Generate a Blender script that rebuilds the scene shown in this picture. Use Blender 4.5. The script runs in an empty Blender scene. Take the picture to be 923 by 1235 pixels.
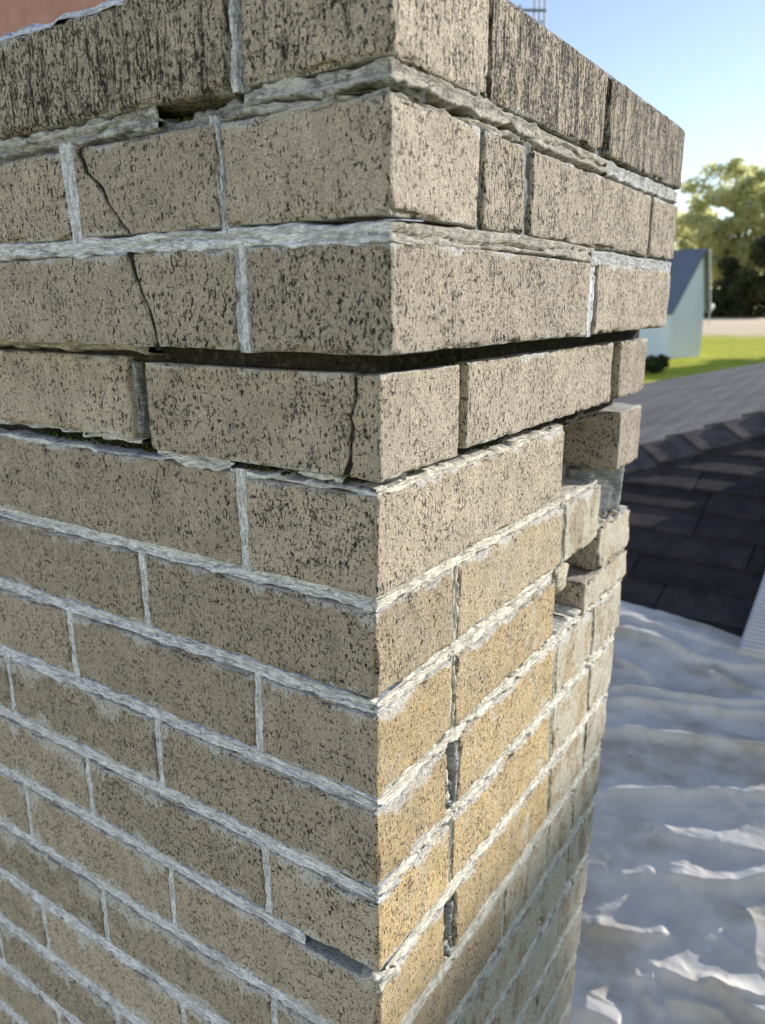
import bpy, math, random
import numpy as np
from mathutils import Vector, Matrix

random.seed(7)
S = bpy.context.scene
COL = S.collection
R = math.radians
U = 0.0677                                   # one brick course (brick + bed joint), metres

# ------------------------------------------------------------------ camera
F_PX, PITCH, YAW, ROLL = 930.0, 0.2635, -0.5911, -0.0054
CAM = np.array([3.489, -5.077, 2.491]) * U
fw = np.array([math.cos(PITCH)*math.sin(YAW), math.cos(PITCH)*math.cos(YAW), -math.sin(PITCH)])
rt = np.array([math.cos(YAW), -math.sin(YAW), 0.0])
up = np.cross(rt, fw)
r2 = math.cos(ROLL)*rt + math.sin(ROLL)*up
u2 = -math.sin(ROLL)*rt + math.cos(ROLL)*up
cd = bpy.data.cameras.new('camera')
cam = bpy.data.objects.new('camera', cd)
COL.objects.link(cam)
M = Matrix.Identity(4)
for i in range(3):
    M[i][0], M[i][1], M[i][2], M[i][3] = r2[i], u2[i], -fw[i], CAM[i]
cam.matrix_world = M
cd.sensor_fit = 'HORIZONTAL'; cd.sensor_width = 36.0; cd.lens = F_PX/923*36
cd.clip_start = 0.02; cd.clip_end = 5000
cd.dof.use_dof = True; cd.dof.focus_distance = 0.50; cd.dof.aperture_fstop = 14.0
S.camera = cam

def ray(q):
    d = fw + r2*(q[0]-461.5)/F_PX - u2*(q[1]-617.5)/F_PX
    return d/np.linalg.norm(d)
def at(x, y, dist):                          # surveyed point: direction and distance from the camera
    return CAM + ray((x, y))*dist
def on_plane(q, p0, n):
    d = ray(q); return CAM + d*(((p0-CAM) @ n)/(d @ n))

# ------------------------------------------------------------------ light
SUN_AZ, SUN_EL = 59.0, 18.5                  # azimuth from +X towards +Y
sun_dir = Vector((math.cos(R(SUN_EL))*math.cos(R(SUN_AZ)), math.cos(R(SUN_EL))*math.sin(R(SUN_AZ)), math.sin(R(SUN_EL))))
W = bpy.data.worlds.new('World'); S.world = W; W.use_nodes = True
wt = W.node_tree
sky = wt.nodes.new('ShaderNodeTexSky'); sky.sky_type = 'NISHITA'; sky.sun_disc = False
sky.sun_elevation = R(SUN_EL); sky.sun_rotation = R(90-SUN_AZ)
sky.air_density = 1.0; sky.dust_density = 0.15; sky.ozone_density = 1.3
hs = wt.nodes.new('ShaderNodeHueSaturation'); hs.inputs['Saturation'].default_value = .88; hs.inputs['Hue'].default_value = .512
wt.links.new(sky.outputs[0], hs.inputs['Color']); wt.links.new(hs.outputs[0], wt.nodes['Background'].inputs[0])
wt.nodes['Background'].inputs[1].default_value = 0.100
sl = bpy.data.lights.new('sun', 'SUN'); sl.energy = 3.5; sl.angle = R(0.5); sl.color = (1.0, 0.94, 0.84)
so = bpy.data.objects.new('sun', sl); COL.objects.link(so)
so.rotation_euler = sun_dir.to_track_quat('Z', 'Y').to_euler(); so.location = (5, 8, 6)
S.view_settings.view_transform = 'Standard'; S.view_settings.look = 'None'
S.view_settings.exposure = 1.06; S.view_settings.gamma = 1.0; S.view_settings.use_curve_mapping = False
S.cycles.max_bounces = 6; S.cycles.use_denoising = True

# ------------------------------------------------------------------ noise
def _h(i, j, k, s):
    n = (i*374761393 + j*668265263 + k*2147483647 + s*974634777) & 0xFFFFFFFF
    n = ((n ^ (n >> 13))*1274126177) & 0xFFFFFFFF
    n = ((n ^ (n >> 16))*2246822519) & 0xFFFFFFFF
    return ((n ^ (n >> 15)) & 0xFFFFFF)/float(0xFFFFFF)
def vn(x, y=0.0, z=0.0, s=0):                # smooth value noise, -1..1, vectorised
    x, y, z = np.broadcast_arrays(np.asarray(x, float), np.asarray(y, float), np.asarray(z, float))
    i, j, k = np.floor(x).astype(np.int64), np.floor(y).astype(np.int64), np.floor(z).astype(np.int64)
    a, b, c = x-i, y-j, z-k
    a, b, c = a*a*(3-2*a), b*b*(3-2*b), c*c*(3-2*c)
    L = lambda p, q, t: p+(q-p)*t
    f = lambda di, dj, dk: _h(i+di, j+dj, k+dk, s)
    r = L(L(L(f(0,0,0), f(1,0,0), a), L(f(0,1,0), f(1,1,0), a), b), L(L(f(0,0,1), f(1,0,1), a), L(f(0,1,1), f(1,1,1), a), b), c)
    return r*2-1
def fbm(x, y=0.0, z=0.0, o=4, s=0):
    t = 0; A = .5
    for n in range(o):
        t = t + A*vn(np.asarray(x)*2**n, np.asarray(y)*2**n, np.asarray(z)*2**n, s+n*17); A *= .5
    return t

# ------------------------------------------------------------------ object helpers
def mesh_obj(name, V, Fs, mat, parent=None, smooth=True, origin=None):
    V = np.asarray(V, float)
    pl = np.array(parent_world(parent)) if parent else np.zeros(3)
    o0 = np.asarray(origin, float) if origin is not None else (V.min(0)+V.max(0))/2
    me = bpy.data.meshes.new(name)
    me.from_pydata((V-o0).tolist(), [], [tuple(int(i) for i in f) for f in Fs])
    me.materials.append(mat)
    if smooth: me.polygons.foreach_set('use_smooth', [True]*len(me.polygons))
    me.update()
    o = bpy.data.objects.new(name, me); COL.objects.link(o)
    if parent: o.parent = parent
    o.location = o0-pl
    return o
def parent_world(p):
    v = np.array(p.location)
    while p.parent: p = p.parent; v = v+np.array(p.location)
    return v
def tag(o, label=None, cat=None, group=None, kind=None):
    if label: o['label'] = label
    if cat: o['category'] = cat
    if group: o['group'] = group
    if kind: o['kind'] = kind
    return o
def thing(name, label, cat, loc, group=None):
    o = bpy.data.objects.new(name, None); COL.objects.link(o); o.location = [float(v) for v in loc]; o.empty_display_size = .1
    return tag(o, label, cat, group)
def grid_faces(nu, nv, base=0, flip=False):
    i = np.arange(nu-1)[:, None]*nv + np.arange(nv-1)[None, :] + base
    q = np.stack([i, i+nv, i+nv+1, i+1], -1).reshape(-1, 4)
    return q[:, ::-1] if flip else q
class MB:
    def __init__(s): s.V = []; s.F = []; s.n = 0
    def add(s, V, Fs):
        V = np.asarray(V, float); s.V.append(V)
        s.F += [tuple(int(i)+s.n for i in f) for f in Fs]; s.n += len(V)
    def box(s, lo, hi):
        (a, b, c), (d, e, f) = lo, hi
        s.add([(a,b,c),(d,b,c),(d,e,c),(a,e,c),(a,b,f),(d,b,f),(d,e,f),(a,e,f)],
              [(0,3,2,1),(4,5,6,7),(0,1,5,4),(1,2,6,5),(2,3,7,6),(3,0,4,7)])
    def hexa(s, P):                           # 8 points, bottom ring then top ring
        s.add(P, [(0,3,2,1),(4,5,6,7),(0,1,5,4),(1,2,6,5),(2,3,7,6),(3,0,4,7)])
    def tube(s, p, q, r0, r1=None, n=8):
        r1 = r0 if r1 is None else r1
        p, q = np.asarray(p, float), np.asarray(q, float); d = q-p; d = d/np.linalg.norm(d)
        a = np.cross(d, (0,0,1) if abs(d[2]) < .9 else (1,0,0)); a /= np.linalg.norm(a); b = np.cross(d, a)
        V = [c+(a*math.cos(t)+b*math.sin(t))*r for c, r in ((p, r0), (q, r1)) for t in np.arange(n)*2*math.pi/n]
        s.add(V, [(i, (i+1) % n, n+(i+1) % n, n+i) for i in range(n)]+[tuple(range(n))[::-1], tuple(range(n, 2*n))])
    def ball(s, c, r, nu=10, nv=7):
        c = np.asarray(c, float); r = np.ones(3)*r
        V = [c+(0, 0, r[2])]; Fs = []
        for j in range(1, nv):
            t = math.pi*j/nv
            for i in range(nu):
                p = 2*math.pi*i/nu; V.append(c+np.array((math.sin(t)*math.cos(p), math.sin(t)*math.sin(p), math.cos(t)))*r)
        V.append(c-(0, 0, r[2])); L = len(V)-1
        for i in range(nu):
            Fs.append((0, 1+i, 1+(i+1) % nu)); Fs.append((L, L-nu+(i+1) % nu, L-nu+i))
            for j in range(nv-2):
                a = 1+j*nu; Fs.append((a+i, a+nu+i, a+nu+(i+1) % nu, a+(i+1) % nu))
        s.add(V, Fs)
    def build(s, name, mat, parent=None, smooth=False, origin=None):
        return mesh_obj(name, np.concatenate(s.V), s.F, mat, parent, smooth, origin)

# ------------------------------------------------------------------ material helpers
class NT:
    def __init__(s, name):
        s.m = bpy.data.materials.new(name); s.m.use_nodes = True; s.t = s.m.node_tree
        s.b = s.t.nodes['Principled BSDF']; s.out = s.t.nodes['Material Output']
        s.b.inputs['Specular IOR Level'].default_value = .25
    def put(s, sock, v):
        if hasattr(v, 'is_output'): s.t.links.new(v, sock)
        elif v is not None:
            try: sock.default_value = v
            except Exception: sock.default_value = tuple(v)[:3] if len(v) > 3 else (*v, 1.0)
    def node(s, t): return s.t.nodes.new(t)
    def pos(s): return s.node('ShaderNodeNewGeometry').outputs['Position']
    def scale(s, v, k):
        n = s.node('ShaderNodeVectorMath'); n.operation = 'MULTIPLY'; s.put(n.inputs[0], v); s.put(n.inputs[1], k); return n.outputs[0]
    def add(s, v, k):
        n = s.node('ShaderNodeVectorMath'); n.operation = 'ADD'; s.put(n.inputs[0], v); s.put(n.inputs[1], k); return n.outputs[0]
    def noise(s, v, sc=1.0, d=3.0, r=.55, dist=0.0):
        n = s.node('ShaderNodeTexNoise'); s.put(n.inputs['Vector'], v); n.inputs['Scale'].default_value = sc
        n.inputs['Detail'].default_value = d; n.inputs['Roughness'].default_value = r; n.inputs['Distortion'].default_value = dist
        return n.outputs[0]
    def noisec(s, v, sc=1.0, d=3.0):
        n = s.node('ShaderNodeTexNoise'); s.put(n.inputs['Vector'], v); n.inputs['Scale'].default_value = sc; n.inputs['Detail'].default_value = d
        return n.outputs[1]
    def vor(s, v, sc, feat='F1'):
        n = s.node('ShaderNodeTexVoronoi'); n.feature = feat; s.put(n.inputs['Vector'], v); n.inputs['Scale'].default_value = sc
        return n.outputs[0]
    def math(s, op, a, b=None, clamp=False):
        n = s.node('ShaderNodeMath'); n.operation = op; n.use_clamp = clamp; s.put(n.inputs[0], a)
        if b is not None: s.put(n.inputs[1], b)
        return n.outputs[0]
    def ramp(s, v, lo, hi, a=0.0, b=1.0):
        n = s.node('ShaderNodeMapRange'); s.put(n.inputs[0], v); s.put(n.inputs[1], lo); s.put(n.inputs[2], hi)
        n.inputs[3].default_value = a; n.inputs[4].default_value = b; n.interpolation_type = 'SMOOTHSTEP'; return n.outputs[0]
    def mix(s, f, a, b):
        n = s.node('ShaderNodeMix'); n.data_type = 'RGBA'; s.put(n.inputs[0], f); s.put(n.inputs[6], a); s.put(n.inputs[7], b); return n.outputs[2]
    def mul(s, c, f):
        n = s.node('ShaderNodeVectorMath'); n.operation = 'SCALE'; s.put(n.inputs[0], c); s.put(n.inputs['Scale'], f); return n.outputs[0]
    def prop(s, name):
        n = s.node('ShaderNodeAttribute'); n.attribute_type = 'OBJECT'; n.attribute_name = name; return n.outputs['Fac']
    def bump(s, h, strength, dist):
        n = s.node('ShaderNodeBump'); s.put(n.inputs['Height'], h); n.inputs['Strength'].default_value = strength; n.inputs['Distance'].default_value = dist
        s.t.links.new(n.outputs[0], s.b.inputs['Normal'])
    def fin(s, col, rough=.85, spec=None):
        s.put(s.b.inputs['Base Color'], col); s.put(s.b.inputs['Roughness'], rough)
        if spec is not None: s.b.inputs['Specular IOR Level'].default_value = spec
        return s.m
def c4(r, g, b): return (r, g, b, 1.0)

def brick_material():
    n = NT('brick_face'); P = n.pos()
    soot, buff, smear, tone = n.prop('soot'), n.prop('buff'), n.prop('smear'), n.prop('tone')
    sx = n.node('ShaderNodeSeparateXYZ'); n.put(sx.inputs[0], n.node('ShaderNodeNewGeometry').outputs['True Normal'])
    xface = n.ramp(sx.outputs[0], .35, .75)                       # faces turned to +X: they take the buff tint and more smear
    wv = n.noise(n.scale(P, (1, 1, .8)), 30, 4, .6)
    base = n.mix(n.math('MULTIPLY', n.math('MULTIPLY', buff, xface), n.ramp(wv, .25, .6, .45, 1)), c4(.535, .468, .392), c4(.68, .50, .26))
    big = n.noise(P, 38, 4, .6)
    base = n.mul(base, n.ramp(big, .3, .7, .91, 1.08))
    grain = n.noise(P, 1250, 2, .85)
    base = n.mul(base, n.ramp(grain, .28, .72, .55, 1.40))
    base = n.mul(base, n.math('ADD', tone, 1.0))
    hv = n.noise(n.scale(P, (1, 1, .35)), 120, 4, .7)
    base = n.mul(base, n.ramp(hv, .3, .7, .90, 1.10))
    # smeared mortar
    smear = n.math('MULTIPLY', smear, n.math('ADD', n.math('MULTIPLY', xface, .65), .35))
    sm = n.noise(n.scale(P, (1, 1, .7)), 34, 7, .66, .5)
    thr = n.math('SUBTRACT', .80, n.math('MULTIPLY', smear, .42))
    smf = n.ramp(sm, thr, n.math('ADD', thr, .09))
    smf = n.math('MULTIPLY', smf, n.ramp(smear, 0.0, .12))
    smc = n.mul(c4(.68, .64, .54), n.ramp(n.noise(P, 240, 4, .65), .3, .7, .72, 1.12))
    base = n.mix(n.math('MULTIPLY', smf, .85), base, smc)
    # vertical drag scratches and pits of the rugged face
    w1 = n.add(P, n.scale(n.noisec(P, 300, 2), (.0030, .0030, .0030)))
    dens = n.math('SUBTRACT', n.ramp(n.noise(P, 48, 4, .65), .30, .70, .032, -.032), n.math('MULTIPLY', soot, .036))
    rug = n.prop('rugged'); dens = n.math('ADD', dens, n.math('MULTIPLY', rug, .025))
    base = n.mix(n.math('MULTIPLY', n.math('ABSOLUTE', rug), .35), base, n.mul(base, c4(1, 1, 1) if False else .9))
    pitA = n.noise(n.scale(w1, (620, 620, 270)), 1, 3, .62)
    t1 = n.math('ADD', .600, dens)
    pA = n.ramp(pitA, t1, n.math('ADD', t1, .045))
    pitB = n.noise(n.scale(n.add(w1, (3.1, 1.7, .4)), (390, 390, 50)), 1, 3, .68)
    t2 = n.math('SUBTRACT', n.math('ADD', .695, n.math('MULTIPLY', rug, .03)), n.math('MULTIPLY', soot, .15))
    pB = n.ramp(pitB, t2, n.math('ADD', t2, .06))
    flk = n.noise(n.scale(n.add(w1, (7.1, 2.7, 1.4)), (200, 200, 400)), 1, 4, .62)
    t4 = n.math('ADD', .625, n.math('MULTIPLY', dens, .8))
    pF = n.ramp(flk, t4, n.math('ADD', t4, .035))
    pit = n.math('MAXIMUM', n.math('MAXIMUM', pA, pB), n.math('MULTIPLY', pF, .7))
    pit = n.math('MULTIPLY', pit, n.math('SUBTRACT', 1.0, n.math('MULTIPLY', smf, .75)))
    base = n.mix(n.math('MULTIPLY', pit, .93), base, c4(.022, .021, .02))
    # black lichen and soot
    st = n.noise(n.scale(n.add(P, (5.3, 8.1, 2.2)), (110, 110, 26)), 1, 6, .78)
    t3 = n.math('SUBTRACT', .80, n.math('MULTIPLY', soot, .44))
    sf = n.ramp(st, t3, n.math('ADD', t3, .15))
    fine = n.ramp(n.noise(n.scale(w1, (1, 1, .6)), 620, 3, .75), .40, .56)
    base = n.mix(n.math('MULTIPLY', sf, n.math('ADD', n.math('MULTIPLY', fine, .72), .16)), base, c4(.028, .028, .03))
    # white bloom bleeding from the joints over the brick edge
    film = n.prop('film'); tcz = n.node('ShaderNodeSeparateXYZ'); n.put(tcz.inputs[0], n.node('ShaderNodeTexCoord').outputs['Generated'])
    zt = n.math('MULTIPLY', n.math('SUBTRACT', 1.0, tcz.outputs[2]), .057); zb = n.math('MULTIPLY', tcz.outputs[2], .085)
    de = n.math('MINIMUM', zt, zb)
    reach = n.math('MULTIPLY', n.ramp(n.noise(n.scale(P, (1, 1, .6)), 26, 5, .65), .42, .74, .0022, .022), film)
    fn = n.math('ADD', reach, n.math('MULTIPLY', n.math('SUBTRACT', n.noise(n.scale(w1, (420, 420, 150)), 1, 6, .8), .5), n.math('MULTIPLY', reach, 2.6)))
    fm = n.math('MULTIPLY', n.ramp(n.math('SUBTRACT', fn, de), -.0006, .0014), n.math('SUBTRACT', 1.0, n.math('MULTIPLY', pit, .5)))
    base = n.mix(n.math('MULTIPLY', fm, .62), base, c4(.72, .73, .75))
    h = n.math('SUBTRACT', n.math('MULTIPLY', grain, .35), n.math('MULTIPLY', pit, 1.2))
    h = n.math('ADD', h, n.math('MULTIPLY', n.noise(n.scale(w1, (420, 420, 230)), 1, 5, .74), 1.9))
    h = n.math('ADD', h, n.math('MULTIPLY', flk, .8))
    n.bump(h, .9, .0017)
    return n.fin(base, .92, .12)
def mortar_material(name, tint, dirt=.25, fib=1.0):
    n = NT(name); P = n.pos(); vert = n.prop('upright')
    a = n.noise(P, 75, 5, .65); g = n.noise(P, 1300, 3, .75); d = n.noise(P, 150, 6, .75)
    w = n.add(P, n.scale(n.noisec(P, 80, 4), (.008, .008, .008)))
    fh = n.noise(n.scale(w, (60, 60, 1150)), 1, 4, .68); fv = n.noise(n.scale(n.add(w, (1.3, 2.1, 0)), (1150, 1150, 60)), 1, 4, .68)
    m = n.node('ShaderNodeMix'); n.put(m.inputs[0], vert); n.put(m.inputs[2], fh); n.put(m.inputs[3], fv); f = m.outputs[0]
    groove = n.math('MULTIPLY', n.ramp(f, .42, .32), n.ramp(n.noise(P, 55, 3, .6), .40, .60))
    sc = n.math('ADD', n.math('MULTIPLY', f, .55), n.math('MULTIPLY', n.noise(n.scale(P, (1, 1, 1.6)), 210, 5, .7), .45))
    col = n.mix(n.ramp(sc, .42, .58), n.mul(tint, .66), n.mul(tint, 1.12))
    col = n.mul(col, n.ramp(a, .3, .7, .82, 1.06))
    col = n.mul(col, n.ramp(g, .3, .7, .78, 1.18))
    col = n.mul(col, n.ramp(f, .35, .62, .84, 1.10))
    col = n.mix(n.math('MULTIPLY', groove, .7*fib), col, c4(.10, .095, .085))
    col = n.mix(n.ramp(d, .62-dirt*.25, .74-dirt*.2, 0, .8), col, c4(.10, .095, .085))
    n.bump(n.math('ADD', n.math('ADD', n.math('MULTIPLY', g, .5), n.math('MULTIPLY', d, 1.0)), n.math('MULTIPLY', f, 1.0*fib)), .7, .0010)
    return n.fin(col, .95, .12)
def simple(name, col, rough=.8, sc=20, var=.15, bump=0, bd=.002, spec=.25):
    n = NT(name); P = n.pos(); a = n.noise(P, sc, 5, .6)
    c = n.mul(c4(*col), n.ramp(a, .3, .7, 1-var, 1+var))
    if bump: n.bump(a, bump, bd)
    return n.fin(c, rough, spec)

M_BRICK = brick_material()
M_MORT = mortar_material('mortar_pale', c4(.72, .745, .82), .16)  # mortar tinted blue: skylight on the shaded left face put into the colour
M_MORTD = mortar_material('mortar_dirty', c4(.50, .51, .53), .5)
M_MORTW = mortar_material('mortar_cream', c4(.70, .67, .59), .16)  # same mortar tinted cream as if sunlit, mostly for the right face
M_MORTG = mortar_material('mortar_grey', c4(.30, .31, .33), .45)
M_CORE = mortar_material('dark_gap_backing', c4(.035, .033, .03), .4)  # near-black colour stands for the shade deep in open gaps
M_MORTT = mortar_material('mortar_weathered_tan', c4(.46, .435, .39), .45)
M_LUMP = mortar_material('mortar_lump_grey', c4(.33, .34, .36), .35, 0.15)
M_CAVITY = mortar_material('mortar_cavity', c4(.60, .54, .43), .3, 0.15)
M_BROKEN = mortar_material('broken_mortar', c4(.66, .62, .53), .35, 0.15)

# ================================================================== LARGE STRUCTURE: ground, neighbours, roof
GZ = -4.0
def ground_z(r): return GZ + np.clip(r-48, 0, 44)*.043
def ground_mat():
    n = NT('ground_grass'); P = n.pos()
    L = n.node('ShaderNodeVectorMath'); L.operation = 'LENGTH'; n.put(L.inputs[0], n.scale(P, (1, 1, 0)))
    a = n.noise(P, .35, 5, .6); b = n.noise(P, 3.0, 4, .7)
    g = n.mix(n.ramp(a, .3, .7), c4(.38, .41, .035), c4(.52, .52, .05))
    g = n.mul(g, n.ramp(b, .25, .75, .75, 1.2))
    f = n.mix(n.ramp(b, .3, .7), c4(.72, .56, .38), c4(.80, .66, .47))
    k = n.ramp(n.math('ADD', L.outputs['Value'], n.math('MULTIPLY', a, 5.0)), 76, 84)
    return n.fin(n.mix(k, g, f), .95, .1)
rr = np.concatenate([[0], np.linspace(8, 130, 46), [160, 220, 320, 600, 1200, 3000]])
th = np.linspace(0, 2*math.pi, 97)
gx = rr[:, None]*np.cos(th); gy = rr[:, None]*np.sin(th); gz = ground_z(rr)[:, None]+0*gx
gz = np.where(rr[:, None] > 130, ground_z(130.0), gz)
V = np.stack([gx, gy, gz], -1).reshape(-1, 3)
tag(mesh_obj('ground', V, grid_faces(len(rr), 97, flip=False), ground_mat(), origin=(0, 0, 0)), 'mown lawn running out to a pale tan field', kind='structure')

# ---- roof this chimney stands on (4 in 12 hip roof)
K = 1/3
P0 = at(850, 650, 2.7); N1 = np.array([0, -K, 1.0])
def z1(y): return P0[2]+K*(y-P0[1])
H1, H2 = on_plane((775, 546), P0, N1), on_plane((923, 505), P0, N1)
hd = (H2-H1)/np.linalg.norm((H2-H1)[:2])
def hip(t): return H1+hd*t
def hip_x(y): return H1[0]+(y-H1[1])*hd[0]/hd[1]
E1 = at(778, 462, 8.6)
N2 = np.cross(H2-H1, E1-H1); N2 = N2/N2[2]
E2 = on_plane((928, 436), H1, N2)
roof = thing('shingled_roof', 'dark charcoal shingled hip roof with ridge caps beyond the drop cloth', 'roof', (P0[0], P0[1], P0[2]))

def shingle_mat():
    n = NT('asphalt_shingle'); P = n.pos(); tone = n.prop('tone')
    g = n.noise(P, 420, 3, .75); b = n.noise(P, 14, 4, .6)
    c = n.mix(n.ramp(b, .3, .7), c4(.030, .026, .025), c4(.056, .048, .044))
    c = n.mul(c, n.ramp(g, .3, .7, .55, 1.5)); c = n.mul(c, n.math('ADD', tone, 1.0))
    n.bump(g, .5, .002)
    return n.fin(c, .9, .2)
def far_slope_mat():
    n = NT('far_shingle_slope'); P = n.pos()  # lighter grey than the shingles of the near slope
    g = n.noise(P, 60, 4, .7); b = n.noise(P, 2.5, 4, .6)
    w = n.node('ShaderNodeTexWave'); w.bands_direction = 'X'; n.put(w.inputs['Vector'], P); w.inputs['Scale'].default_value = 2.2; w.inputs['Distortion'].default_value = .6
    c = n.mix(n.ramp(b, .3, .7), c4(.15, .14, .135), c4(.23, .21, .20))
    c = n.mul(c, n.ramp(g, .3, .7, .75, 1.25)); c = n.mul(c, n.ramp(w.outputs[1], .0, .25, .82, 1))
    n.bump(n.math('ADD', g, w.outputs[1]), .4, .006)
    return n.fin(c, .9, .2)
M_SH = shingle_mat()
# deck under the shingles (near slope)
yb, yt = -2.2, 6.2
dk = np.array([(-4.5, yb), (3.2, yb), (3.2, yt), (hip_x(yt), yt), (hip_x(-.75), -.75), (-4.5, -.75)])
mb = MB()
Vd = np.array([(max(x, hip_x(y)) if y > -.75 else x, y, z1(y)-.012) for x, y in dk]); nd = len(Vd)
mb.add(np.concatenate([Vd, Vd-(0, 0, .14)]), [tuple(range(nd)), tuple(range(nd, 2*nd))[::-1]]+[((i+1) % nd, i, nd+i, nd+(i+1) % nd) for i in range(nd)])
mb.build('roof_deck', M_SH, roof)
# far slope
a, b = hip(-4.2), hip(3.8)
Q = np.array([a, b, E2+(E2-E1)*1.2, E1+(E1-E2)*1.0])
mb = MB(); mb.add(np.concatenate([Q, Q-(0, 0, .14)]), [(0,1,2,3), (7,6,5,4), (0,4,5,1), (1,5,6,2), (2,6,7,3), (3,7,4,0)])
mb.build('far_slope', far_slope_mat(), roof)
# shingle courses
EXP = .140/math.hypot(1, K)
y0 = P0[1]-9*EXP
for r in range(22):
    ya = y0+r*EXP; yb2 = ya+EXP*1.45
    x = hip_x(ya)+.03 if hip_x(ya) > -1.3 else -1.3
    x0 = x; x = x0+(.13 if r % 2 else .31)+random.uniform(-.04, .04); first = True
    xs = [x0]
    while x < .95:
        xs.append(x); x += random.choice((.335, .335, .30, .38, .42))
    for xa, xb in zip(xs[:-1], xs[1:]):
        t = .0085+random.uniform(0, .003); g = .0022
        zt = lambda y, lift: z1(y)+lift
        xl0 = xa+g; xl1 = max(xa+g, hip_x(yb2)+.03)
        if xl1 > xb-.02: xl1 = xb-.02
        l0, l1 = t+.004, .002
        P = [(xl0, ya, zt(ya, l0-t)), (xb-g, ya, zt(ya, l0-t)), (xb-g, yb2, zt(yb2, l1-.004)), (xl1, yb2, zt(yb2, l1-.004)),
             (xl0, ya, zt(ya, l0)), (xb-g, ya, zt(ya, l0)), (xb-g, yb2, zt(yb2, l1)), (xl1, yb2, zt(yb2, l1))]
        m = MB(); m.hexa(P); o = m.build('shingle', M_SH, roof); o['tone'] = random.uniform(-.25, .25)
# hip caps
nrm = (N1/np.linalg.norm(N1)+N2/np.linalg.norm(N2)); nrm /= np.linalg.norm(nrm)
d1 = np.cross(hd, N1); d1 /= np.linalg.norm(d1); d1 = d1 if d1[0] > 0 else -d1      # down the near slope
d2 = np.cross(hd, N2); d2 /= np.linalg.norm(d2); d2 = d2 if d2[0] < 0 else -d2
for i in range(-3, 10):
    c0, c1 = hip(i*.168), hip(i*.168+.25)
    l0, l1, w, t = .036, .018, .135, .010
    P = []
    for c, l in ((c0, l0), (c1, l1)):
        for off in (d1*w-nrm*.012, np.zeros(3), d2*w-nrm*.012):
            P.append(c+off+nrm*l)
    P = np.array(P); P = np.concatenate([P, P-nrm*t])
    m = MB(); m.add(P, [(0,1,4,3), (1,2,5,4), (6,9,10,7), (7,10,11,8), (0,6,7,1), (1,7,8,2), (3,4,10,9), (4,5,11,10), (0,3,9,6), (2,8,11,5)])
    o = m.build('hip_cap', M_SH, roof); o['tone'] = random.uniform(.9, 1.5)
# house body below, so that the roof stands on something
mb = MB(); mb.box((-4.2, -2.0, GZ-.2), (3.0, 5.5, -2.2)); mb.build('wall', simple('house_wall', (.55, .53, .48)), roof)

# ---- added unseen white wing: blocks sun from the cloth and the lower chimney
M_SID = simple('white_siding', (.70, .67, .61), .6, 6, .05)
SH_TAN = math.tan(R(SUN_EL))/math.cos(R(SUN_AZ))
def sided_box(name, label, cat, x0, x1, y0, y1, ztop, lap):
    t = thing(name, label, cat, ((x0+x1)/2, (y0+y1)/2, GZ))
    z = GZ-.1
    while z+.05 < ztop-.12:
        zb = min(z+lap, ztop-.12); e = .012
        m = MB(); m.hexa([(x0, y0, z), (x1, y0, z), (x1, y1, z), (x0, y1, z), (x0+e, y0+e, zb), (x1-e, y0+e, zb), (x1-e, y1-e, zb), (x0+e, y1-e, zb)])
        m.build('siding_plank', M_SID, t); z += lap
    m = MB(); m.box((x0-.02, y0-.02, ztop-.12), (x1+.02, y1+.02, ztop)); m.build('roof', M_SH, t)
    return t
sided_box('added_shade_wing', 'added unseen two storey white sided wing that shades the lower chimney', 'light helper', 6.02, 9.5, 4.6, 10.52, -4.95*U+6.0*SH_TAN, .5)
sided_box('added_bounce_house', 'added unseen long pale sided house behind the camera, bouncing light onto the chimney', 'light helper', -13.0, 7.0, -19.0, -11.0, 2.6, .55)  # added out of view to bounce sunlight onto the shaded left face

# ---- neighbour's white gabled house
HD = 58.0
house = thing('gabled_house', 'white gabled house with blue grey metal roof beside the lawn', 'house', at(825, 430, HD))
M_WH = simple('white_render', (.80, .85, 1.0), .8, .8, .04)
M_BR = simple('blue_grey_roof', (.16, .19, .28), .5, 2, .1)
M_FA = simple('grey_green_fascia', (.16, .19, .17), .6, 2, .1)
def flat(q, d): return at(q[0], q[1], d)
dirR = np.array([rt[0], rt[1], 0]); dirF = np.array([fw[0], fw[1], 0]); dirF /= np.linalg.norm(dirF)
c0 = at(804, 436, HD); gb = ground_z(np.hypot(c0[0], c0[1]))-.5
g_dir = dirR*.93+dirF*.36                      # along the gable wall, receding to the right
l_dir = -dirR*.70+dirF*.72                     # along the house, receding to the left
sc = HD/F_PX
def gp(s, zpx):                                # point on the gable wall
    q = c0+g_dir*s; q = q.copy(); q[2] = CAM[2]+ (364-zpx)*sc; return q
gw = 2.9
wallpts = [gp(0, 480), gp(gw, 480), gp(gw, 371), gp(gw*.80, 309), gp(0, 374)]
for p_ in wallpts[:2]: p_[2] = gb
back = [p_+l_dir*11 for p_ in wallpts]
mb = MB(); A = np.array(wallpts+back)
mb.add(A, [(0,1,2,3,4), (9,8,7,6,5), (0,4,9,5), (1,0,5,6), (2,1,6,7)])
mb.build('wall', M_WH, house)
def slab(name, p, q, L, th, mat, over=.25):
    n = np.cross(q-p, l_dir); n = n/np.linalg.norm(n); n = n if n[2] > 0 else -n
    e = (q-p)/np.linalg.norm(q-p)
    a, b = p-e*.22, q+e*.03
    P = [a-l_dir*over, b-l_dir*over, b+l_dir*L, a+l_dir*L]
    m = MB(); m.hexa([v+n*.03 for v in P]+[v+n*(.03+th) for v in P]); return m.build(name, mat, house)
slab('roof', wallpts[4], wallpts[3], 11.3, .14, M_BR)
slab('roof', wallpts[2], wallpts[3], 11.3, .16, M_FA, .4)
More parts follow.
